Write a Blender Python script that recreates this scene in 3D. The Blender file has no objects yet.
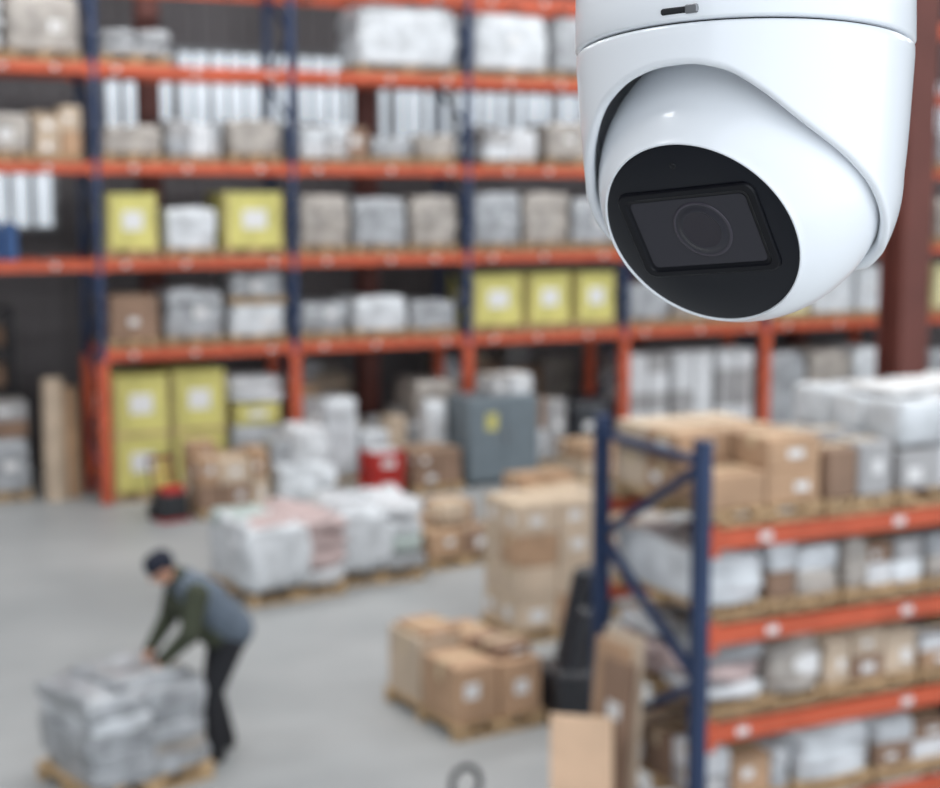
import bpy, math, random
import numpy as np
from mathutils import Vector, Matrix, noise
random.seed(7)
scene=bpy.context.scene
scene.view_settings.view_transform='Standard'
scene.view_settings.look='None'
COL=scene.collection

# ------------------------------------------------------------ materials
def mat(name,col,rough=.6,metal=0,var=0.0,scale=6,bump=0.0,bscale=20,coat=0,emis=None,spec=.5,col2=None,dist=.01):
    m=bpy.data.materials.new(name); m.use_nodes=True
    nt=m.node_tree; b=nt.nodes['Principled BSDF']
    b.inputs['Roughness'].default_value=rough
    b.inputs['Metallic'].default_value=metal
    b.inputs['Coat Weight'].default_value=coat
    b.inputs['Specular IOR Level'].default_value=spec
    c=(*col,1)
    tc=nt.nodes.new('ShaderNodeTexCoord')
    if var>0 or col2:
        n=nt.nodes.new('ShaderNodeTexNoise'); n.inputs['Scale'].default_value=scale; n.inputs['Detail'].default_value=4
        nt.links.new(tc.outputs['Object'],n.inputs['Vector'])
        r=nt.nodes.new('ShaderNodeValToRGB')
        r.color_ramp.elements[0].position=.35; r.color_ramp.elements[1].position=.65
        r.color_ramp.elements[0].color=(*[max(0,x*(1-var)) for x in col],1)
        r.color_ramp.elements[1].color=(*(col2 if col2 else [min(1,x*(1+var)) for x in col]),1)
        nt.links.new(n.outputs['Fac'],r.inputs['Fac']); nt.links.new(r.outputs['Color'],b.inputs['Base Color'])
    else: b.inputs['Base Color'].default_value=c
    if bump>0:
        n2=nt.nodes.new('ShaderNodeTexNoise'); n2.inputs['Scale'].default_value=bscale; n2.inputs['Detail'].default_value=3
        nt.links.new(tc.outputs['Object'],n2.inputs['Vector'])
        bp=nt.nodes.new('ShaderNodeBump'); bp.inputs['Strength'].default_value=bump; bp.inputs['Distance'].default_value=dist
        nt.links.new(n2.outputs['Fac'],bp.inputs['Height']); nt.links.new(bp.outputs['Normal'],b.inputs['Normal'])
    if emis:
        b.inputs['Emission Color'].default_value=(*emis[0],1); b.inputs['Emission Strength'].default_value=emis[1]
    return m
def s(r,g,b):
    f=lambda v:((v/255+.055)/1.055)**2.4 if v>10 else v/255/12.92
    return (f(r),f(g),f(b))
M={}
M['white']=mat('white_plastic',s(244,247,251),.28,coat=.4)
M['black']=mat('black_gloss_plastic',s(14,17,26),.3,coat=.15,spec=.3)
M['blk2']=mat('black_satin_plastic',s(12,13,20),.35,spec=.3)
M['glass']=mat('dark_lens_glass',s(46,45,53),.12,coat=.3,spec=.3)
M['lens1']=mat('lens_ring_grey',s(66,62,71),.25,coat=.3,spec=.3)
M['lens2']=mat('lens_centre_dark',s(38,34,44),.1,coat=.5,spec=.3)
M['gap']=mat('dark_gap',s(25,26,30),.8)
M['orange']=mat('rack_orange_paint',s(190,86,56),.6,var=.12,scale=3)
M['blue']=mat('rack_blue_paint',s(30,50,84),.5,var=.1,scale=3)
M['steel']=mat('galvanised_steel',s(140,142,145),.4,.7)
M['dark']=mat('dark_steel',s(40,42,46),.5)
M['wood']=mat('pallet_wood',s(180,152,116),.8,var=.2,scale=8)
M['card']=mat('cardboard',s(174,142,114),.85,var=.15,scale=3)
M['card2']=mat('cardboard_pale',s(194,175,154),.85,var=.12,scale=3)
M['card3']=mat('cardboard_dark',s(138,112,94),.85,var=.15,scale=3)
M['yellow']=mat('yellow_carton',s(202,195,116),.7,var=.14,scale=3)
M['paleyel']=mat('pale_yellow_carton',s(218,214,168),.7,var=.08,scale=3)
M['greybox']=mat('grey_carton',s(158,157,158),.7,var=.12,scale=3)
M['whitebox']=mat('white_carton',s(206,208,211),.7,var=.08,scale=3)
M['label']=mat('paper_label',s(220,220,220),.7)
M['tape']=mat('parcel_tape',s(205,184,150),.35)
M['film']=mat('stretch_film_grey',s(156,159,163),.3,var=.25,scale=5,bump=.6,bscale=9,coat=.4,dist=.03)
M['filmw']=mat('stretch_film_white',s(204,208,212),.3,var=.18,scale=5,bump=.6,bscale=9,coat=.4,dist=.03)
M['filmb']=mat('stretch_film_beige',s(160,153,146),.35,var=.25,scale=5,bump=.6,bscale=9,coat=.3,dist=.03)
M['filmk']=mat('black_film',s(28,31,38),.35,bump=.6,bscale=9,coat=.3,dist=.03)
M['sack']=mat('woven_sack_white',s(206,208,211),.6,var=.12,scale=6)
M['sackg']=mat('woven_sack_grey',s(160,162,165),.6,var=.15,scale=6)
M['sackr']=mat('printed_sack_pinkish',s(186,166,164),.6,var=.12,scale=6)
M['sackt']=mat('printed_sack_greenish',s(172,184,180),.6,var=.12,scale=6)
M['red']=mat('red_paint',s(180,42,36),.45)
M['blueitem']=mat('blue_plastic',s(60,92,140),.45)
M['cab']=mat('cabinet_grey_blue',s(106,117,124),.5,var=.06)
M['column']=mat('red_oxide_steel',s(108,60,52),.6,var=.12,scale=2)
M['floor']=mat('concrete_floor',s(148,151,152),.5,var=.06,scale=.5,col2=s(163,165,165),bump=.1,bscale=3)
M['wallm']=mat('wall_cladding',s(112,108,110),.8,var=.1,scale=.7)
M['ceilm']=mat('ceiling_sheet',s(150,150,152),.8,var=.05,scale=1)
M['win']=mat('polycarbonate_window',s(220,228,236),.3,emis=((.84,.92,1.0),.6))
M['board']=mat('plywood_board',s(222,190,160),.7,var=.08,scale=4)
M['skin']=mat('skin',s(200,150,125),.55)
M['vest']=mat('vest_slate_blue',s(94,105,118),.8,var=.12,scale=8)
M['green']=mat('dark_green_sleeve',s(58,63,48),.85,var=.12,scale=10)
M['trouser']=mat('black_trousers',s(32,33,38),.85)
M['cap']=mat('navy_beanie',s(28,32,46),.9)
M['shoe']=mat('black_boots',s(22,22,24),.5)
M['eye']=mat('eye_dark',s(40,28,24),.3)
M['lip']=mat('lips',s(165,100,90),.5)

# ------------------------------------------------------------ mesh builder
class MB:
    def __init__(s): s.v=[];s.f=[];s.m=[];s.sm=[];s.mats=[]
    def mi(s,k):
        if k not in s.mats: s.mats.append(k)
        return s.mats.index(k)
    def add(s,vs,fs,k,smooth=False,M4=None):
        o=len(s.v)
        s.v+= [tuple(M4@Vector(v)) if M4 else tuple(v) for v in vs]
        i=s.mi(k)
        for f in fs: s.f.append([a+o for a in f]); s.m.append(i); s.sm.append(smooth)
    def box(s,c,d,k,rz=0,M4=None,bev=0):
        x,y,z=[a/2 for a in d]
        T=Matrix.Translation(c)@Matrix.Rotation(rz,4,'Z')
        if M4: T=M4@T
        if bev<=0:
            vs=[(-x,-y,-z),(x,-y,-z),(x,y,-z),(-x,y,-z),(-x,-y,z),(x,-y,z),(x,y,z),(-x,y,z)]
            fs=[(0,3,2,1),(4,5,6,7),(0,1,5,4),(1,2,6,5),(2,3,7,6),(3,0,4,7)]
        else:
            b=bev; vs=[];
            for zz,ins in((-z,b),(-z+b,0),(z-b,0),(z,b)):
                xx,yy=x-ins,y-ins; cc=b if ins==0 else b*.5
                vs+=[(-xx+cc,-yy,zz),(xx-cc,-yy,zz),(xx,-yy+cc,zz),(xx,yy-cc,zz),(xx-cc,yy,zz),(-xx+cc,yy,zz),(-xx,yy-cc,zz),(-xx,-yy+cc,zz)]
            fs=[tuple(range(7,-1,-1)),tuple(range(24,32))]
            for r in range(3):
                for i in range(8): fs.append((r*8+i,r*8+(i+1)%8,(r+1)*8+(i+1)%8,(r+1)*8+i))
        s.add(vs,fs,k,False,T)
    def bar(s,a,b,w,k,h=None):
        a=Vector(a);b=Vector(b);d=b-a;L=d.length
        T=Matrix.Translation((a+b)/2)@d.to_track_quat('Z','Y').to_matrix().to_4x4()
        s.box((0,0,0),(w,h or w,L),k,M4=T)
    def cone(s,a,b,r1,r2,k,n=20,cap=True):
        a=Vector(a);b=Vector(b);d=b-a
        T=Matrix.Translation(a)@d.to_track_quat('Z','Y').to_matrix().to_4x4();L=d.length
        vs=[];fs=[]
        for i in range(n):
            t=2*math.pi*i/n; vs+=[(r1*math.cos(t),r1*math.sin(t),0),(r2*math.cos(t),r2*math.sin(t),L)]
        for i in range(n): j=(i+1)%n; fs.append((2*i,2*j,2*j+1,2*i+1))
        s.add(vs,fs,k,True,T)
        if cap:
            s.add([vs[2*i] for i in range(n)],[tuple(range(n-1,-1,-1))],k,False,T)
            s.add([vs[2*i+1] for i in range(n)],[tuple(range(n))],k,False,T)
    def ell(s,c,r,k,M4=None,p=1.0,nu=24,nv=14,jit=0):
        T=Matrix.Translation(c)
        if M4: T=T@M4
        sp=lambda x,e: math.copysign(abs(x)**e,x)
        vs=[(0,0,-r[2])];fs=[]
        for j in range(1,nv):
            a=-math.pi/2+math.pi*j/nv
            for i in range(nu):
                t=2*math.pi*i/nu
                vs.append((r[0]*sp(math.cos(a),p)*sp(math.cos(t),p),r[1]*sp(math.cos(a),p)*sp(math.sin(t),p),r[2]*sp(math.sin(a),1 if p==1 else .8)))
        vs.append((0,0,r[2])); n=len(vs)-1
        if jit:
            o=Vector((random.random()*50,random.random()*50,0))
            vs=[tuple(Vector(v)+jit*noise.noise_vector(Vector(v)*6+o)) for v in vs]
        for i in range(nu):
            i2=(i+1)%nu
            fs.append((0,1+i2,1+i)); fs.append((n,n-nu+i,n-nu+i2))
            for j in range(nv-2): fs.append((1+j*nu+i,1+j*nu+i2,1+(j+1)*nu+i2,1+(j+1)*nu+i))
        s.add(vs,fs,k,True,T)
    def lathe(s,prof,k,n=128,M4=None,smooth=True):
        vs=[];fs=[]
        for (r,z) in prof:
            for i in range(n):
                t=2*math.pi*i/n; vs.append((r*math.cos(t),r*math.sin(t),z))
        for j in range(len(prof)-1):
            for i in range(n):
                i2=(i+1)%n; fs.append((j*n+i,j*n+i2,(j+1)*n+i2,(j+1)*n+i))
        s.add(vs,fs,k,smooth,M4)
    def soft(s,c,d,k,rz=0,amp=.02,n=9,rnd=.12,rib=0):
        """soft wrapped block: rounded, wrinkled box"""
        T=Matrix.Translation(c)@Matrix.Rotation(rz,4,'Z')
        o=Vector((random.random()*90,random.random()*90,random.random()*90))
        idx={};vs=[];fs=[]
        def P(i,j,l):
            key=(i,j,l)
            if key in idx: return idx[key]
            v=Vector((2*i/n-1,2*j/n-1,2*l/n-1))
            q=Vector([math.copysign(abs(a)**.8,a) for a in v])
            sc=1-rnd*max(0,(q.length-1.25))/.48*.5
            w=Vector((q.x*d[0]/2*sc,q.y*d[1]/2*sc,q.z*d[2]/2*(sc if l>0 else 1)))
            nn=noise.noise_vector(w*3.2+o)*amp+noise.noise_vector(w*9+o)*amp*.5
            if l==0: nn.z=0
            w+=nn
            if rib and 0<l<n: 
                f=1+.02*math.sin(l/n*math.pi*2*rib); w.x*=f; w.y*=f
            idx[key]=len(vs); vs.append(tuple(w)); return idx[key]
        for a in range(n):
            for b_ in range(n):
                fs.append((P(a,b_,n),P(a+1,b_,n),P(a+1,b_+1,n),P(a,b_+1,n)))
                fs.append((P(a,b_,0),P(a,b_+1,0),P(a+1,b_+1,0),P(a+1,b_,0)))
                fs.append((P(a,0,b_),P(a+1,0,b_),P(a+1,0,b_+1),P(a,0,b_+1)))
                fs.append((P(a,n,b_),P(a,n,b_+1),P(a+1,n,b_+1),P(a+1,n,b_)))
                fs.append((P(0,a,b_),P(0,a,b_+1),P(0,a+1,b_+1),P(0,a+1,b_)))
                fs.append((P(n,a,b_),P(n,a+1,b_),P(n,a+1,b_+1),P(n,a,b_+1)))
        s.add(vs,fs,k,True,T)
    def pallet(s,w,d,c=(0,0,0),h=.12,k='wood',rz=0):
        T=Matrix.Translation(c)@Matrix.Rotation(rz,4,'Z')
        for y in(-d/2+.05,0,d/2-.05): s.box((0,y,.018),(w,.09,.018*2),k,M4=T)
        for y in(-d/2+.05,0,d/2-.05):
            for x in(-w/2+.07,0,w/2-.07): s.box((x,y,h/2),(.13,.09,h-.04),k,M4=T)
        nb=6
        for i in range(nb): s.box((-w/2+.05+i*(w-.1)/(nb-1),0,h-.012),(.1,d,.024),k,M4=T)
    def carton(s,c,d,k='card',rz=0,lab=True,tape=True):
        T=Matrix.Translation(c)@Matrix.Rotation(rz,4,'Z')
        x,y,z=d
        s.box((0,0,z/2),d,k,M4=T,bev=min(.012,z*.05))
        if tape:
            s.box((0,0,z+.001),(x*.96,.055,.004),'tape',M4=T)
            s.box((-x/2-.001,0,z*.82),(.003,.055,z*.3),'tape',M4=T)
            s.box((x/2+.001,0,z*.82),(.003,.055,z*.3),'tape',M4=T)
            s.box((0,0,z+.0005),(.006,y*.97,.003),'card3',M4=T)
        if lab and k in('yellow','paleyel'):
            s.box((0,-y/2-.001,z*.52),(x*.4,.004,z*.34),'label',M4=T); s.box((-x/2-.001,0,z*.5),(.004,y*.35,z*.3),'label',M4=T)
            for q in(-1,1): s.box((q*x*.47,-y/2-.002,z*.5),(x*.03,.004,z*.96),'card3',M4=T)
        elif lab and random.random()<.75:
            f=random.uniform(.6,1)
            s.box((random.uniform(-.18,.18)*x,-y/2-.001,z*random.uniform(.4,.6)),(min(.2,x*.4)*f,.004,min(.14,z*.38)*f),'label',M4=T)
            if random.random()<.5: s.box((-x/2-.001,random.uniform(-.18,.18)*y,z*.5),(.004,min(.2,y*.4)*f,min(.14,z*.38)*f),'label',M4=T)
    def obj(s,name,loc=(0,0,0),rz=0,parent=None):
        me=bpy.data.meshes.new(name); me.from_pydata(s.v,[],s.f)
        for k in s.mats: me.materials.append(M[k])
        me.polygons.foreach_set('material_index',s.m); me.polygons.foreach_set('use_smooth',s.sm)
        me.update()
        o=bpy.data.objects.new(name,me); COL.objects.link(o)
        o.location=loc; o.rotation_euler=(0,0,rz)
        if parent: o.parent=parent
        return o

# ------------------------------------------------------------ camera
F=1500; H=4.2; PITCH=math.radians(7.52); HEAD=math.radians(64.9)
cd=bpy.data.cameras.new('camera'); cam=bpy.data.objects.new('camera',cd); COL.objects.link(cam)
cam.location=(0,0,H); cam.rotation_euler=(math.pi/2-PITCH,0,HEAD-math.pi/2)
cd.sensor_width=36; cd.lens=36*F/940; cd.clip_start=.05; cd.clip_end=200
cd.dof.use_dof=True; cd.dof.focus_distance=.485; cd.dof.aperture_fstop=11.5
scene.camera=cam

# ------------------------------------------------------------ room
def room():
    b=MB(); b.box((10,9,-.1),(44,34,.2),'floor'); b.obj('floor')
    b=MB(); b.box((10,24.1,4.8),(44,.2,9.6),'wallm')
    for i in range(146): b.box((-11.8+i*.3,23.98,4.8),(.12,.04,9.6),'wallm')
    b.obj('wall_back')
    b=MB(); b.box((-12.1,9,4.8),(.2,34,9.6),'wallm'); b.obj('wall_left')
    b=MB(); b.box((32.1,9,4.8),(.2,34,9.6),'wallm'); b.obj('wall_right')
    b=MB(); b.box((10,11,9.7),(44,30,.2),'ceilm'); b.obj('ceiling')
    k=0
    for x0,z0,z1,w in((4.9,4.9,6.5,12.5),(18,4.9,6.5,8),(3.1,3.7,4.9,1.0)):
        k+=1; b=MB()
        b.box((x0+w/2,23.93,(z0+z1)/2),(w,.04,z1-z0),'win')
        n=int(w/.28)
        for i in range(n+1): b.box((x0+i*w/n,23.9,(z0+z1)/2),(random.choice((.05,.09,.16)),.06,z1-z0),random.choice(('steel','film')))
        for z in(z0,z1): b.box((x0+w/2,23.9,z),(w+.06,.08,.08),'steel')
        b.obj('window_%d'%k)
room()

# ------------------------------------------------------------ security camera
def secam():
    P=.000358
    root=bpy.data.objects.new('security_camera',None); COL.objects.link(root)
    root.location=(.3183,.450,4.206)
    root.rotation_euler=(math.radians(-6),0,HEAD-math.pi/2)
    S=Matrix.Scale(P,4)
    tab=[(-180,-86),(-120,-80),(-83,-50),(-60,-8),(-44,34),(-30,66),(-16,84),(-4,92),(10,93),(22,84),(33,64),(43,43),(54,24),(64,9),(76,-11),(88,-35),(104,-64),(130,-84),(180,-86)]
    phis=np.linspace(-180,180,721); zl=np.interp(phis,[a for a,_ in tab],[c for _,c in tab])
    ker=np.exp(-np.linspace(-2,2,33)**2); ker/=ker.sum()
    zl=np.convolve(np.concatenate([zl[-17:-1],zl,zl[1:17]]),ker,'valid')
    def lip(phi):
        d=(phi+36+180)%360-180
        return float(np.interp(d,phis,zl))
    def rad(z):
        if z>=0: return 156+9.5*min(1,z/115)**.8
        return math.sqrt(156**2-z*z)
    N=256; vs=[];fs=[]; rows=None
    for i in range(N):
        phi=-180+360*i/N; a=math.radians(phi); zl_=lip(phi)
        prof=[(150,121),(162,124),(164.5,122.5)]
        for j in range(25):
            z=121+(zl_-121)*j/24; prof.append((rad(z),z))
        r=rad(zl_)
        prof+=[(r-1,zl_-2.5),(r-3,zl_-4.6),(r-6,zl_-5),(r-8.5,zl_-3.5),(r-9.5,zl_),(r-10,zl_+6)]
        for j in range(1,6):
            z=zl_+6+(106-zl_-6)*j/5; prof.append((min(rad(z),156)-11,z))
        prof.append((60,108))
        rows=len(prof)
        for (r_,z_) in prof: vs.append((r_*math.sin(a),-r_*math.cos(a),z_))
    for i in range(N):
        i2=(i+1)%N
        for j in range(rows-1): fs.append((i*rows+j,i*rows+j+1,i2*rows+j+1,i2*rows+j))
    b=MB(); b.add(vs,fs,'white',True,S); b.obj('housing',parent=root)
    b=MB()
    b.lathe([(60,126),(163,126),(165.5,127),(166.5,129),(166.5,150),(166,205),(164,209),(158,211),(40,213)],'white',160,S)
    b.lathe([(158,118),(158,130)],'gap',96,S)
    b.obj('base_ring',parent=root)
    b=MB()
    for ang in(-30,150):
        a=math.radians(ang); T=S@Matrix.Rotation(a,4,'Z')
        b.box((0,-166,135),(36,4,6),'gap',M4=T,bev=1.5)
        b.box((12,-167,135),(12,4,8),'steel',M4=T,bev=1)
    b.obj('set_screw',parent=root)
    n=Vector((-.505,-.615,-.605)).normalized(); r=Vector((.764,-.646,.02)); r=(r-n*r.dot(n)).normalized(); u=n.cross(r); 
    if u.z<0:u=-u
    R=Matrix((r,u,n)).transposed().to_4x4(); T=S@R
    prof=[(0.01,-143)]
    a0=math.asin(102.5/143)
    for j in range(1,61):
        a=math.pi-(math.pi-a0)*j/60; prof.append((143*math.sin(a),143*math.cos(a)))
    prof+=[(102,101),(101,101.3),(100.2,101),(99.8,99)]
    b=MB(); b.lathe(prof,'white',160,T); b.obj('eyeball',parent=root)
    b=MB(); b.lathe([(100,99.3),(98,100.3),(60,101.2),(.01,101.6)],'black',128,T)
    def rr(w,h,rad,z,n=8):
        o=[]
        for cx,cy,a0 in((w/2-rad,h/2-rad,0),(-w/2+rad,h/2-rad,90),(-w/2+rad,-h/2+rad,180),(w/2-rad,-h/2+rad,270)):
            for i in range(n+1):
                a=math.radians(a0+90*i/n); o.append((cx+rad*math.cos(a),cy+rad*math.sin(a)+5,z-1))
        return o
    loops=[(152,98,12,101),(151,97,12,104),(148,94,11,105.2),(136,84,8,105.2),(133,81,7,104),(128,76,6,99.5+3.6)]
    vs=[];fs=[]
    for L in loops: vs+=rr(*L)
    c=36
    for j in range(len(loops)-1):
        for i in range(c): fs.append((j*c+i,j*c+(i+1)%c,(j+1)*c+(i+1)%c,(j+1)*c+i))
    b.add(vs,fs,'blk2',False,T)
    b.lathe([(3.2,101.7),(3.2,102.6),(2,102.7),(1.8,101.9),(.01,101.9)],'gap',16,T@Matrix.Translation((0,78,-1)))
    b.obj('face_plate',parent=root)
    b=MB(); v=rr(127,75,6,103.3); b.add(v,[tuple(range(36))],'glass',False,T)
    T2=T@Matrix.Translation((6,7,-1))
    b.lathe([(31,103.2),(31,103.8),(28.5,103.9),(28,103.6)],'lens1',64,T2)
    b.lathe([(28,103.6),(24,103.5),(23.5,103.9),(20,103.9)],'glass',64,T2)
    b.lathe([(20,103.9),(18,103.7),(.01,104.4)],'lens2',64,T2)
    b.obj('lens_window',parent=root)
    b=MB()
    b.lathe([(150,213),(150,300),(146,306),(60,312),(50,330),(48,380)],'white',96,S)
    b.obj('back_box',parent=root)
    b=MB(); b.cone((0,0,0),(0,0,9.6-4.206-.12),.017,.017,'white'); b.cone((0,0,9.6-4.206-.15),(0,0,9.6-4.206-.125),.07,.07,'white')
    o=b.obj('mount_pole',parent=root)
    up=Matrix.Rotation(math.radians(6),4,'X'); o.matrix_local=Matrix.Translation((0,0,.125))@up
secam()

# ------------------------------------------------------------ racks
def rack(name,X0,nb,bw,Yf,dep,levels,top,orange_to=0,skip=(),bh=.14,pw=.09):
    b=MB()
    for i in range(nb+1):
        x=X0+i*bw
        for y in(Yf,Yf+dep):
            if orange_to: 
                b.box((x,y,orange_to/2),(pw+.05,pw+.05,orange_to),'orange')
                b.box((x,y,(top+orange_to)/2),(pw,pw,top-orange_to),'blue')
            else: b.box((x,y,top/2),(pw,pw,top),'blue')
            b.box((x,y,.01),(.2,.18,.02),'steel')
        z=.25; side=0
        while z<top-.7:
            y1,y2=(Yf,Yf+dep) if side==0 else(Yf+dep,Yf)
            b.bar((x,y1,z),(x,y2,z+.62),.045,'blue'); z+=.62; side=1-side
        for z in(.2,top-.12): b.bar((x,Yf,z),(x,Yf+dep,z),.045,'blue')
    for i in range(nb):
        for j,z in enumerate(levels):
            if (i,j) in skip: continue
            xa=X0+i*bw+pw/2; xb=X0+(i+1)*bw-pw/2
            for y in(Yf-.01,Yf+dep+.01):
                b.box(((xa+xb)/2,y,z),(xb-xa,.05,bh),'orange')
                for x in(xa+.02,xb-.02): b.box((x,y-.03 if y<Yf+.1 else y+.03,z),(.05,.02,bh+.08),'orange')
            for k in range(3):
                xx=xa+(k+.5)*(xb-xa)/3+random.uniform(-.2,.2)
                b.box((xx,Yf-.037,z),(.08,.006,.045),'label')
                b.box((xx,Yf+dep/2,z+bh/2-.03),(.08,dep-.04,.05),'steel')
    return b.obj(name)
LV=[2.05,3.28,4.57,5.87,7.05]
rack('pallet_rack',4.06-2*2.73,9,2.73,20.4,1.1,LV,8.3,orange_to=1.98,skip=((0,0),(1,0)))
rack('pallet_rack',4.61,2,2.72,6.82,1.1,[.6,1.18,1.75,2.3],2.87,bh=.10,pw=.08)

# ------------------------------------------------------------ loads
def cartons(name,x,y,z,w,d,h,nx,ny,nz,ks=('card',),rz=0,pal=.12,gap=.012,lab=True,drop=0,tape=True):
    b=MB()
    if pal: b.pallet(w+.04,d+.04,h=pal)
    cw,cdp,ch=w/nx,d/ny,(h-pal)/nz
    for l in range(nz):
        for i in range(nx):
            for j in range(ny):
                if l==nz-1 and random.random()<drop: continue
                b.carton((-w/2+cw*(i+.5),-d/2+cdp*(j+.5),pal+l*ch),(cw-gap,cdp-gap,ch-.004),random.choice(ks),rz=random.uniform(-.015,.015),lab=lab,tape=tape)
                if l<nz-1 and 'yellow' in ks: b.box((-w/2+cw*(i+.5),-d/2+.004,pal+(l+1)*ch),(cw,.012,.045),'wood')
    return b.obj(name,(x,y,z),rz)
def mixed(name,x,y,z,w,d,h,ks,rz=0,pal=.09,soft=.3,cw=.26,rows=2):
    """pallet with an untidy mix of cartons and bags of different sizes"""
    b=MB()
    if pal: b.pallet(w,d,h=pal)
    yy=-d/2; 
    dd=d/rows
    for r in range(rows):
        xx=-w/2
        while xx<w/2-.1:
            cwid=min(random.uniform(.75,1.35)*cw,w/2-xx)
            if w/2-(xx+cwid)<.1: cwid=w/2-xx
            zz=pal; hh=(h-pal)*random.uniform(.72,1)
            n=random.choice((1,2,2)); 
            for q in range(n):
                k=random.choice(ks); c=(xx+cwid/2,yy+dd/2,zz)
                if random.random()<soft: b.soft((c[0],c[1],zz+hh/n/2),(cwid-.01,dd-.02,hh/n),random.choice(('filmw','sack','film','filmb')),amp=.02,n=7)
                else: b.carton(c,(cwid-.015,dd-.03,hh/n-.004),k,rz=random.uniform(-.04,.04))
                zz+=hh/n
            xx+=cwid
        yy+=dd
    return b.obj(name,(x,y,z),rz)
def wrapped(name,x,y,z,w,d,h,k='film',rz=0,pal=.12,amp=.03,rib=3,inner=None):
    b=MB()
    if pal: b.pallet(w+.02,d+.02,h=pal)
    b.soft((0,0,pal+(h-pal)/2),(w,d,h-pal),k,amp=amp,rib=rib)
    if random.random()<.5:
        b.box((random.uniform(-.2,.2)*w,-d/2-.005,pal+(h-pal)*random.uniform(.4,.6)),(.17,.006,.13),'label')
    return b.obj(name,(x,y,z),rz)
def sacks(name,x,y,z,w,d,h,nx,nz,k='sack',rz=0,pal=.12,ks=None):
    b=MB()
    if pal: b.pallet(w+.02,d+.02,h=pal)
    sh=(h-pal)/nz
    for l in range(nz):
        for i in range(nx):
            for j in range(2):
                b.ell((-w/2+w/nx*(i+.5)+random.uniform(-.02,.02),-d/4+d/2*j,pal+sh*(l+.5)),(w/nx*.54,d*.27,sh*.58),random.choice(ks) if ks else k,M4=Matrix.Rotation(random.uniform(-.1,.1),4,'Z'),p=.5,jit=.04,nu=20,nv=10)
    return b.obj(name,(x,y,z),rz)
YB=20.95
B3=.07
def shelf(i): return LV[i]+B3+.005
N1='yellow_carton_stack';N2='shrink_wrapped_load';N3='cardboard_box_stack';N4='sack_stack';N5='mixed_goods_pallet'
def X(bay,px):
    a={'L':(2.69,0,.0128),'A':(4.06,107,.01435),'B':(6.8,298,.016),'C':(9.52,468,.01766),'D':(12.24,622,.01943),'E':(14.96,762,.0213)}[bay]
    return a[0]+(px-a[1])*a[2]
def at(fn,name,bay,p0,p1,z,h,*a,d=.95,y=YB,**kw):
    x0,x1=X(bay,p0),X(bay,p1)
    return fn(name,(x0+x1)/2,y,z,x1-x0,d,h,*a,**kw)
GR=('greybox','card3','card2','whitebox')
# bay A
z=shelf(1)
at(cartons,N1,'A',116,165,z,.88,1,1,1,('yellow',),tape=False)
at(wrapped,N2,'A',173,221,z,.68,'filmw')
at(cartons,N1,'A',229,290,z,.9,1,1,1,('yellow',),tape=False)
z=shelf(0)
at(cartons,N3,'A',116,163,z,.72,1,1,1,('card3',))
at(wrapped,N2,'A',171,226,z,.78,'film',amp=.05)
at(wrapped,N2,'A',234,290,z,.55,'filmw',pal=.12)
at(wrapped,N2,'A',236,290,z+.56,.42,'film',pal=.1)
z=shelf(2)
at(wrapped,N2,'A',116,170,z,.5,'filmb')
at(mixed,N5,'A',176,228,z,.66,('greybox','card2','greybox'),cw=.4)
at(wrapped,N2,'A',236,288,z,.6,'filmb')
z=shelf(3)
at(sacks,N4,'A',116,180,z,.45,2,2,'sackg')
# ground A
cartons(N1,X('A',144),20.95,0,.80,.95,1.75,1,1,2,('yellow',),tape=False)
cartons(N1,X('A',201),20.95,0,.78,.95,1.78,1,1,2,('yellow',),tape=False)
wrapped(N2,X('A',260),20.95,0,.75,.95,.95,'film')
cartons(N1,X('A',260),20.95,.96,.7,.9,.3,1,1,1,('yellow',),pal=0)
sacks(N4,X('A',260),20.95,1.27,.8,.9,.35,1,2,'sack',pal=0)
# bay B
z=shelf(1)
for p in((306,352),(358,408),(414,460)): at(wrapped,N2,'B',*p,z,random.uniform(.78,.9),random.choice(('filmb','film')))
z=shelf(0)
at(wrapped,N2,'B',306,350,z,.55,'film',amp=.05); at(wrapped,N2,'B',357,408,z,.6,'filmw'); at(wrapped,N2,'B',414,458,z,.52,'film',amp=.05)
z=shelf(2)
at(mixed,N5,'B',308,372,z,.66,('card3','greybox'),cw=.4); at(wrapped,N2,'B',376,415,z,.4,'film'); at(wrapped,N2,'B',422,458,z,.45,'filmb')
z=shelf(3)
at(wrapped,N2,'B',364,460,z,.98,'filmw')
mixed(N5,X('B',332),20.95,0,.85,.95,1.5,('card','card3','greybox'),cw=.4)
mixed(N5,X('B',390),20.95,0,.9,.95,1.0,GR,cw=.4,soft=.5)
wrapped(N2,X('B',440),20.95,0,.7,.95,1.45,'filmb')
# bay C
z=shelf(0)
for p in((475,524),(529,571),(576,616)): at(cartons,N1,'C',*p,z,.9,1,1,1,('yellow','yellow'),tape=False)
z=shelf(1)
for p in((476,520),(525,568),(573,616)): at(wrapped,N2,'C',*p,z,random.uniform(.8,.9),random.choice(('filmb','film')))
z=shelf(2)
at(mixed,N5,'C',486,536,z,.66,('greybox','card3'),cw=.4); at(wrapped,N2,'C',546,610,z,.66,'filmb')
z=shelf(3)
at(wrapped,N2,'C',476,545,z,.95,'filmw'); at(wrapped,N2,'C',552,612,z,.95,'film')
mixed(N5,X('C',545),20.95,0,.8,.95,1.3,('card3','greybox'),cw=.4)
wrapped(N2,X('C',596),20.95,0,.8,.95,1.0,'filmk')
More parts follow.
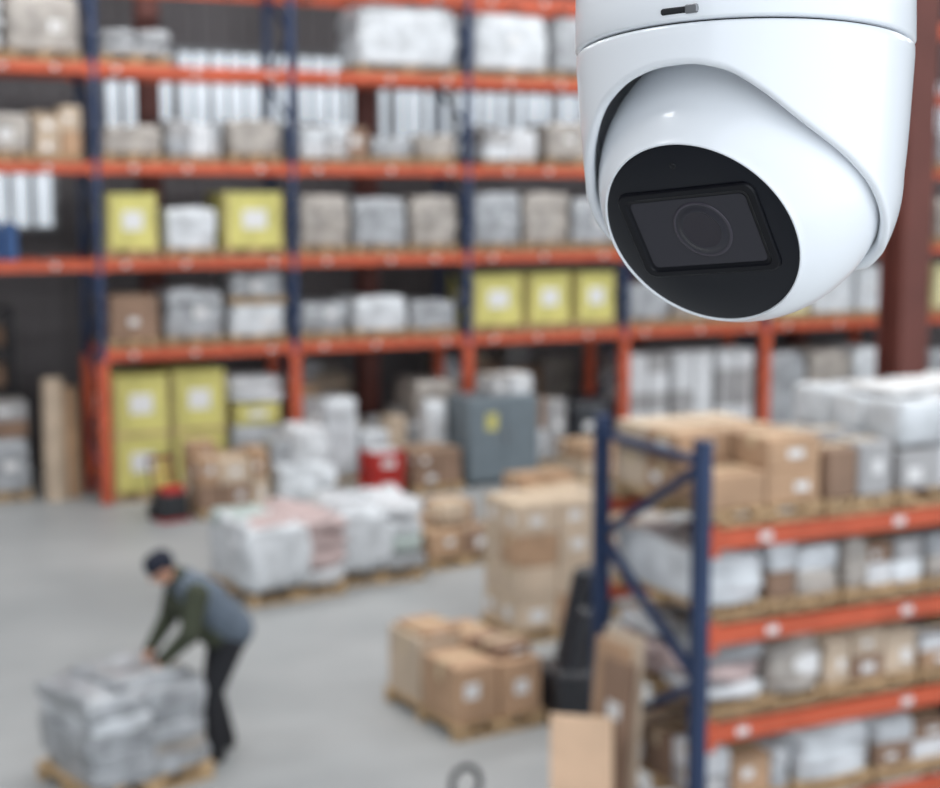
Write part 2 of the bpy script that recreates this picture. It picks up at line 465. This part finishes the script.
# bay D
for p,k in(((630,670),'filmw'),((674,714),'film'),((718,756),'filmw')):
    at(wrapped,N2,'D',*p,shelf(0),.7,'film' if k=='filmw' else 'filmb')
    x0,x1=X('D',p[0]),X('D',p[1]); cartons(N3,(x0+x1)/2,YB,0,x1-x0,.95,1.68,2,2,5,('greybox','whitebox','whitebox'),tape=False,lab=False,gap=.04)
for p in((630,685),(692,756)): at(wrapped,N2,'D',*p,shelf(1),.85,'film')
# bay E, F..
for p in((768,806),(812,850),(856,884)):
    at(cartons,N1,'E',*p,shelf(0),.9,1,1,1,('paleyel','filmw'),tape=False)
    at(wrapped,N2,'E',*p,0,1.6,random.choice(('filmw','film','filmb')))
    at(wrapped,N2,'E',*p,shelf(1),.8,'film')
for i in range(3):
    cartons(N1,18.15+i*.9,YB,shelf(0),.8,.95,.88,1,1,1,('paleyel',),tape=False)
    wrapped(N2,18.15+i*.9,YB,0,.8,.95,1.5,'film')
    wrapped(N2,18.15+i*.9,YB,shelf(1),.8,.95,.8,'filmb')
    wrapped(N2,18.15+i*.9,YB,shelf(2),.8,.95,.7,'film')
# second, deeper row of stored goods seen through the rack
for x0 in(4.9,6.2,7.9,10.6,12.0,14.4):
    mixed(N5,x0,22.95,0,1.1,.9,random.uniform(1.3,1.9),GR,cw=.45,pal=.12)
# bay L (left of aisle gap)
wrapped(N2,2.9,YB,shelf(2),.7,.95,.62,'filmb'); mixed(N5,3.6,YB,shelf(2),.6,.95,.78,('card','card3','card2'),cw=.4)
sacks(N4,2.55,YB,shelf(3),.75,.95,.8,1,3,'sack'); wrapped(N2,3.45,YB,shelf(3),.95,.95,.86,'filmb')
wrapped(N2,2.1,YB,shelf(1),.8,.95,.7,'filmb')
b=MB(); 
for i in range(2): b.cone((-.1+i*.22,0,0),(-.1+i*.22,0,.5),.1,.1,'blueitem'); b.cone((-.1+i*.22,0,.5),(-.1+i*.22,0,.56),.05,.05,'label')
b.obj('blue_canister_set',(2.85,20.8,shelf(1)))
b=MB(); b.cone((0,0,0),(0,0,1.7),.16,.15,'card2'); b.cone((.25,.1,0),(.22,.1,1.55),.13,.13,'card'); b.obj('cardboard_roll_bundle',(3.5,21.1,0))
wrapped(N2,2.8,21.7,0,.8,.9,.85,'film'); cartons(N3,2.9,21.7,.86,.6,.7,.5,1,1,2,('card3','greybox'),pal=0)
b=MB()
for x in(-.9,0,.9):
    for y in(-.25,.25): b.box((x,y,1.3),(.05,.05,2.6),'dark')
for zz in(.2,.8,1.4,2.0,2.55):
    b.box((0,0,zz),(1.86,.56,.04),'dark')
    if zz<2.5:
        for i in range(4): b.carton((-.65+.43*i,0,zz+.02),(.34,.4,random.uniform(.2,.42)),random.choice(('card3','greybox','card')))
b.obj('steel_shelving_unit',(2.3,22.9,0))

# ------------------------------------------------------------ floor stock
def bagpallet(x,y,rz,w,d,h):
    b=MB(); b.pallet(w,d)
    nz=4; sh=(h-.12)/nz
    for l in range(nz):
        for i in range(2):
            for j in range(2):
                b.ell((-w/4+w/2*i+random.uniform(-.03,.03),-d/4+d/2*j+random.uniform(-.02,.02),.12+sh*(l+.5)),(w*.27,d*.27,sh*.6),random.choice(('sack','sackg','sack','sackr','sackt','filmw')),p=.45,jit=.06,nu=20,nv=10,M4=Matrix.Rotation(random.uniform(-.1,.1),4,'Z'))
    b.soft((-w*.2,-d*.05,h*.52+.06),(w*.62,d*1.03,h*.86-.1),'filmw',amp=.05)
    return b.obj('shrink_wrapped_sack_pallet',(x,y,0),rz)
bagpallet(4.80,15.15,.12,1.12,1.1,.86)
bagpallet(5.94,15.45,-.05,1.0,1.1,.86)
def floor_boxes(name,x,y,rz,pal,items):
    b=MB()
    if pal: b.pallet(*pal)
    for c,d,k,r in items: b.carton(c,d,k,rz=r)
    return b.obj(name,(x,y,0),rz)
floor_boxes('cardboard_box_pallet',4.99,10.78,.1,(.84,1.2),[
 ((-.21,-.3,.12),(.38,.54,.46),'card',0.03),((.2,-.3,.12),(.38,.54,.44),'card',-.02),
 ((-.21,.29,.12),(.38,.54,.54),'card2',0),((.2,.29,.12),(.38,.54,.48),'card',0.02),
 ((.18,-.28,.562),(.32,.4,.1),'card3',.1),((-.18,.26,.662),(.34,.46,.05),'card',.05)])
cartons('cardboard_box_stack',6.66,12.6,0,.9,.7,1.34,2,2,4,('card2','card2','card'),rz=.03)
mixed(N5,7.8,13.0,0,.75,.8,1.2,('card2','greybox','card3'),rz=-.05,pal=.12,cw=.4)
floor_boxes('cardboard_box_pallet',7.0,15.7,.15,(1.0,1.0),[
 ((-.24,-.24,.12),(.46,.46,.3),'card',0),((.25,-.24,.12),(.44,.46,.28),'card3',0),((-.24,.25,.12),(.46,.44,.34),'card',0.05),((.25,.25,.12),(.44,.44,.5),'card',0),((.0,-.1,.47),(.4,.3,.2),'card2',.3)])
floor_boxes('cardboard_box_pallet',9.25,17.3,.1,(1.0,.9),[
 ((-.24,-.2,.12),(.46,.42,.32),'card',0),((.25,-.2,.12),(.44,.42,.3),'card2',0),((0,.22,.12),(.9,.4,.42),'card',0)])
mixed(N5,5.42,19.3,0,.95,.9,.98,('card','card3','card2'),pal=.12,cw=.35,soft=.15)
cartons('cardboard_box_stack',8.5,19.6,0,.75,.7,.62,2,2,2,('card','card3'),rz=.1)
cartons('cardboard_box_stack',11.0,19.2,0,.8,.8,.6,2,2,2,('card','card2'),rz=.1)
b=MB()
for i,(dx,zz) in enumerate(((0,0),(.02,.33))):
    for sx,sy,w,d in((-.24,0,.02,.4),(.24,0,.02,.4),(0,-.19,.5,.02),(0,.19,.5,.02)): b.box((sx+dx,sy,zz+.16),(w,d,.3),'red')
    b.box((dx,0,zz+.015),(.5,.4,.03),'red'); b.box((dx,-.2,zz+.29),(.52,.03,.03),'red'); b.box((dx,.2,zz+.29),(.52,.03,.03),'red')
    b.box((dx,-.205,zz+.15),(.2,.01,.1),'label')
b.soft((.02,0,.52),(.4,.3,.3),'sack',amp=.03,n=6); b.obj('red_plastic_crate_stack',(7.72,19.45,0),.1)
b=MB(); b.soft((0,0,.3),(.85,.7,.6),'filmw',amp=.08); b.soft((.05,0,.8),(.5,.5,.6),'sack',amp=.1,rz=.3); b.soft((-.28,.05,.72),(.35,.45,.4),'film',amp=.08); b.obj('stretch_wrapped_bundle',(6.5,19.4,0))
b=MB(); b.box((0,0,.68),(1.15,.75,1.24),'cab',bev=.015)
for x in(-.5,.5): b.box((x,-.3,.03),(.08,.08,.06),'dark'); b.box((x,.3,.03),(.08,.08,.06),'dark')
for x in(-.285,.285): b.box((x,-.38,.68),(.53,.02,1.12),'cab',bev=.004); b.box((x-math.copysign(.2,x),-.4,.72),(.025,.03,.16),'steel')
b.box((-.2,-.393,.95),(.18,.006,.24),'yellow'); b.obj('metal_cabinet',(9.62,19.75,0))
cartons('cardboard_box_stack',9.8,19.75,1.305,.7,.5,.3,2,1,1,('greybox','whitebox'),pal=0)
wrapped(N2,8.82,20.12,0,.3,.34,1.2,'filmw',pal=0,amp=.04)

# hand truck (red)
b=MB()
for x in(-.18,.18):
    b.bar((x,0,.12),(x,.2,.8),.03,'dark'); b.cone((x-.03,.07,.12),(x+.03,.07,.12),.12,.12,'dark')
for t in(.2,.45,.7,.95): b.bar((-.18,t*.2,.12+t*.68),(.18,t*.2,.12+t*.68),.03,'red')
b.box((0,-.13,.02),(.42,.28,.02),'red'); b.bar((-.18,.2,.8),(.18,.2,.8),.035,'dark')
b.box((0,-.12,.2),(.38,.24,.32),'dark',bev=.02); b.box((0,-.12,.41),(.3,.2,.1),'red',bev=.02); b.obj('hand_truck',(4.6,19.15,0),.2)

# black wrapped rolls leaning by the box pallet
b=MB()
T0=[(0,0,.0,.13,.85),(.16,.06,.0,.14,1.0),(.12,.24,0,.14,1.12)]
for x,y,zz,r,h in T0:
    a=Vector((x,y,r*.35)); c=Vector((x+.26,y+.05,h)); b.cone(a,c,r,r*.85,'filmk',24); b.ell(tuple(c),(r*.85,r*.85,.07),'filmk')
b.soft((.1,.1,.22),(.44,.46,.44),'filmk',amp=.05); b.obj('black_wrapped_roll_bundle',(5.60,10.2,0))
# tall flattened cardboard leaning on the outer end of the near rack
b=MB()
for i,(dx,dy,h,w,k,t) in enumerate(((0,0,1.62,.34,'card2',.05),(-.06,.06,1.55,.32,'card',.07),(-.11,-.03,1.46,.28,'card3',.10))):
    T=Matrix.Translation((dx,dy,.01))@Matrix.Rotation(.15,4,'Z')@Matrix.Rotation(t,4,'Y')
    b.box((0,0,h/2+.01),(.035,w,h),k,M4=T,bev=.006); b.box((-.0185,0,h*.8),(.003,.12,.1),'label',M4=T)
b.obj('flattened_cardboard_sheets',(4.42,7.42,0))
# plywood boards leaning
b=MB()
T=Matrix.Rotation(.7,4,'Z')@Matrix.Rotation(.16,4,'Y')@Matrix.Rotation(-.07,4,'X')
b.box((0,0,.61),(.03,.38,1.18),'board',M4=T,bev=.004); b.box((.034,.02,.57),(.03,.36,1.08),'card2',M4=T,bev=.004); b.obj('plywood_board',(4.06,7.15,.02))
# foreground pallet jack (handle rises into view)
b=MB()
for x in(-.2,.2): b.box((x,-.75,.09),(.16,1.15,.06),'red'); b.cone((x-.05,-1.2,.04),(x+.05,-1.2,.04),.04,.04,'dark')
b.box((0,-.1,.2),(.5,.25,.3),'red',bev=.03)
for x in(-.07,.07): b.cone((x-.03,.05,.1),(x+.03,.05,.1),.1,.1,'dark')
b.cone((0,0,.3),(0,.02,.98),.022,.02,'dark')
pts=[]
for i in range(25):
    t=2*math.pi*i/24; pts.append(Vector((.10*math.cos(t),.02+.02*math.sin(t),1.06+.085*math.sin(t))))
for i in range(24): b.cone(pts[i],pts[i+1],.018,.018,'dark',10)
b.obj('pallet_jack',(3.27,7.0,0),.3)

# steel columns
def column(x,y,w,d):
    b=MB(); b.box((0,0,4.8),(.02,d-.04,9.6),'column')
    for yy in(-d/2+.012,d/2-.012): b.box((0,yy,4.8),(w,.024,9.6),'column')
    b.box((0,0,.015),(w+.2,d+.2,.03),'column')
    b.obj('steel_column',(x,y,0))
column(9.64,11.0,.32,.34)
for x in(5.2,8.6,13.5,17): column(x,22.2,.3,.3)

# ------------------------------------------------------------ near rack loads
YN=7.37
def nl(i): return [.6,1.18,1.75,2.3][i]+.05+.005
K1=('card','card3','card2','greybox','whitebox')
for i,xs in((0,((4.68,.62,.40,'m'),(5.35,.55,.38,'w'),(5.95,.6,.42,'m'),(6.6,.6,.42,'k'))),
            (1,((4.68,.42,.42,'ws'),(5.14,.36,.38,'b'),(5.54,.7,.42,'m'),(6.28,.45,.36,'m'),(6.78,.42,.42,'w'))),
            (2,((4.68,.4,.38,'w'),(5.12,.5,.42,'m'),(5.66,.6,.4,'m'),(6.3,.45,.42,'m'),(6.8,.42,.4,'b')))):
    for x0,w,h,t in xs:
        xc=x0+w/2; z=nl(i)
        if t=='m': mixed(N5,xc,YN,z,w,1.0,h,K1,cw=.22,rows=3,soft=.3)
        elif t=='w': wrapped(N2,xc,YN,z,w,1.0,h,'filmw',pal=.09,amp=.03)
        elif t=='ws': sacks(N4,xc,YN,z,w,1.0,h,1,3,'sack',pal=.09,ks=('sack','sack','sackr','sackg'))
        elif t=='b': wrapped(N2,xc,YN,z,w,1.0,h,'filmb',pal=.09,amp=.03)
        elif t=='k': wrapped(N2,xc,YN,z,w,1.0,h,'filmk',pal=.09,amp=.02)
z=nl(3)
b=MB(); b.pallet(.78,1.08,h=.1)
for r in range(3):
    for c in range(2):
        b.carton((-.19+.38*c,-.35+.35*r,.1),(.37,.34,.2),random.choice(('card2','card')))
        if not(r==0 and c==0): b.carton((-.19+.38*c,-.35+.35*r,.302),(.37,.34,.18),random.choice(('card2','card2','card')),rz=.02)
b.obj('cardboard_box_stack',(5.07,7.38,z))
mixed(N5,5.72,7.32,z,.48,1.0,.44,('card','greybox','card3','greybox'),pal=.1,cw=.24,rows=3,soft=.1)
b=MB(); b.pallet(1.3,1.1,h=.1)
for i in range(4):
    for j in range(3):
        for l in range(2):
            k=random.choice(('whitebox','whitebox','filmw','greybox') if j else ('whitebox','greybox','greybox','card2'))
            hh=.25+.03*random.random()
            if random.random()<.45: b.soft((-.47+.315*i,-.35+.35*j,.1+.27*l+hh/2),(.31,.34,hh),'filmw',amp=.02,n=6)
            else: b.carton((-.47+.315*i,-.35+.35*j,.1+.27*l),(.305,.335,hh-.01),k,rz=random.uniform(-.03,.03))
for i in range(3): b.box((-.38+.4*i,-.1+.1*i,.665),(.32,.42,.03),random.choice(('label','whitebox')),rz=random.uniform(-.2,.2))
b.obj('white_carton_pallet',(6.66,7.38,z))
for i in range(3):
    for x in(7.75,8.5,9.3): mixed(N5,x,YN,nl(i),.6,1.0,.42,K1,cw=.3)
wrapped(N2,8.2,YN,z,1.0,1.0,.6,'film',pal=.1)

# ------------------------------------------------------------ worker + his pallet
b=MB(); b.pallet(.98,.86)
zz=.12
for l in range(5):
    hh=.125
    for i in range(2): b.soft((-.225+.45*i+random.uniform(-.02,.02),random.uniform(-.015,.015),zz+hh/2),(.47,.82,hh+.015),random.choice(('film','film','filmw','filmb')),amp=.045,n=8,rz=random.uniform(-.04,.04))
    zz+=hh
b.soft((.1,.05,zz+.01),(.6,.6,.1),'film',amp=.05)
b.obj('shrink_wrapped_load',(2.17,10.55,0),.28)
def worker():
    caps=[]
    def C(a,b_,ra,rb,l): caps.append((Vector(a),Vector(b_),ra,rb,l))
    for sgn,ax,kx in((1,.10,.12),(-1,-.06,.02)):
        hip=(-.06,.10*sgn,.90); kn=(kx,.115*sgn,.49); an=(ax-.03,.12*sgn,.10)
        C(hip,kn,.112,.082,'trouser'); C(kn,an,.08,.064,'trouser')
        C((ax-.05,.12*sgn,.05),(ax+.16,.13*sgn,.04),.05,.04,'shoe')
    C((-.08,-.08,.93),(-.08,.08,.93),.125,.125,'trouser')
    C((-.10,-.07,.99),(-.10,.07,.99),.15,.15,'vest')
    C((-.10,-.07,1.0),(.12,-.10,1.24),.15,.16,'vest'); C((-.10,.07,1.0),(.12,.10,1.24),.15,.16,'vest')
    C((.12,-.10,1.24),(.23,-.12,1.34),.16,.12,'vest'); C((.12,.10,1.24),(.23,.12,1.34),.16,.12,'vest')
    C((.23,-.13,1.35),(.23,.13,1.35),.105,.105,'vest')
    C((.05,-.06,.98),(.26,-.08,1.22),.12,.11,'green'); C((.05,.06,.98),(.26,.08,1.22),.12,.11,'green')
    C((.26,0,1.37),(.31,0,1.43),.09,.075,'green')
    C((.28,0,1.39),(.36,0,1.45),.062,.056,'skin')
    hands=[]
    for sgn,el,wr in((1,(.31,.29,1.06),(.47,.17,.87)),(-1,(.28,-.31,1.05),(.47,-.17,.86))):
        sh=(.23,.23*sgn,1.33)
        C(sh,el,.092,.076,'green'); C(el,wr,.072,.05,'green')
        d=(Vector(wr)-Vector(el)).normalized(); hands.append((Vector(wr),d,sgn))
    for wr,d,sgn in hands:
        side=Vector((0,sgn,0)); side=(side-d*side.dot(d)).normalized(); nrm=d.cross(side)
        if nrm.z>0:nrm=-nrm
        for o in(-.026,-.009,.009,.026): C(wr+d*.015+side*o*.7,wr+d*.085+side*o,.014,.013,'skin')
        for o,L in((-.030,.058),(-.010,.078),(.010,.084),(.030,.075)):
            p0=wr+d*.085+side*o; p1=p0+(d*.8+nrm*.45).normalized()*L*.5; p2=p1+(d*.35+nrm*.9).normalized()*L*.45
            C(p0,p1,.0095,.009,'skin'); C(p1,p2,.009,.0075,'skin')
        t0=wr+d*.03-side*.03; t1=t0+(d*.6-side*.8).normalized()*.04; t2=t1+(d*.9+nrm*.3).normalized()*.03
        C(t0,t1,.013,.011,'skin'); C(t1,t2,.011,.009,'skin')
    hc=Vector((.42,0,1.49)); fd=Vector((.84,0,-.54)).normalized(); ud=Vector((.54,0,.84)).normalized()
    ls=Vector((0,1,0))
    C(hc-fd*.02+ud*.03,hc+fd*.012+ud*.03,.086,.082,'skin'); C(hc+fd*.02,hc+fd*.035-ud*.06,.068,.045,'skin')
    C(hc+fd*.085+ud*.01,hc+fd*.108-ud*.02,.010,.014,'skin')
    for sg in(-1,1):
        C(hc+ls*.082*sg+ud*.012,hc+ls*.086*sg-ud*.02,.014,.011,'skin')
    C(hc-fd*.03+ud*.05,hc+fd*.015+ud*.06,.096,.09,'cap')
    b=MB()
    for a,c,ra,rb,l in caps:
        b.cone(a,c,ra,rb,l,16); 
        b.ell(tuple(a),(ra,)*3,l,nu=16,nv=10); b.ell(tuple(c),(rb,)*3,l,nu=16,nv=10)
    o=b.obj('worker_src')
    m=o.modifiers.new('r','REMESH'); m.mode='VOXEL'; m.voxel_size=.0065
    m2=o.modifiers.new('s','SMOOTH'); m2.factor=.5; m2.iterations=3
    dg=bpy.context.evaluated_depsgraph_get(); me=bpy.data.meshes.new_from_object(o.evaluated_get(dg))
    me.name='warehouse_worker'; bpy.data.objects.remove(o,do_unlink=True)
    labs=['trouser','shoe','vest','green','skin','cap']
    me.materials.clear()
    for k in labs+['eye','lip']: me.materials.append(M[k])
    n=len(me.polygons); cen=np.empty(n*3); me.polygons.foreach_get('center',cen); cen=cen.reshape(-1,3)
    best=np.full(n,1e9); lab=np.zeros(n,int)
    for a,c,ra,rb,l in caps:
        a_=np.array(a);d=np.array(c)-a_;t=np.clip(((cen-a_)@d)/max(1e-9,d@d),0,1)
        dist=np.linalg.norm(cen-(a_+t[:,None]*d),axis=1)-(ra+(rb-ra)*t)
        mk=dist<best; best[mk]=dist[mk]; lab[mk]=labs.index(l)
    for p,rd,ix in((hc+fd*.085+ud*.022+ls*.032,.011,6),(hc+fd*.085+ud*.022-ls*.032,.011,6),(hc+fd*.085-ud*.055+ls*.012,.012,7),(hc+fd*.085-ud*.055-ls*.012,.012,7)):
        lab[np.linalg.norm(cen-np.array(p),axis=1)<rd]=ix
    me.polygons.foreach_set('material_index',lab.astype(np.int32)); me.polygons.foreach_set('use_smooth',[True]*n)
    w=bpy.data.objects.new('warehouse_worker',me); COL.objects.link(w)
    w.location=(2.92,10.68,0); w.rotation_euler=(0,0,math.radians(183))
    return w
worker()

# lights
for i,(x,y) in enumerate([(x,y) for x in(-3,5,13,21) for y in(3,10.5,18)]):
    L=bpy.data.lights.new('lamp','AREA'); L.shape='RECTANGLE'; L.size=5; L.size_y=1.2; L.energy=330; L.color=(.98,.99,1)
    o=bpy.data.objects.new('ceiling_light',L); COL.objects.link(o); o.location=(x,y,9.4)
    b=MB(); b.box((x,y,9.5),(5.1,1.3,.12),'steel'); b.obj('ceiling_light_fixture')
w=bpy.data.worlds.new('world'); scene.world=w; w.use_nodes=True
w.node_tree.nodes['Background'].inputs[0].default_value=(.87,.935,1,1); w.node_tree.nodes['Background'].inputs[1].default_value=1.85
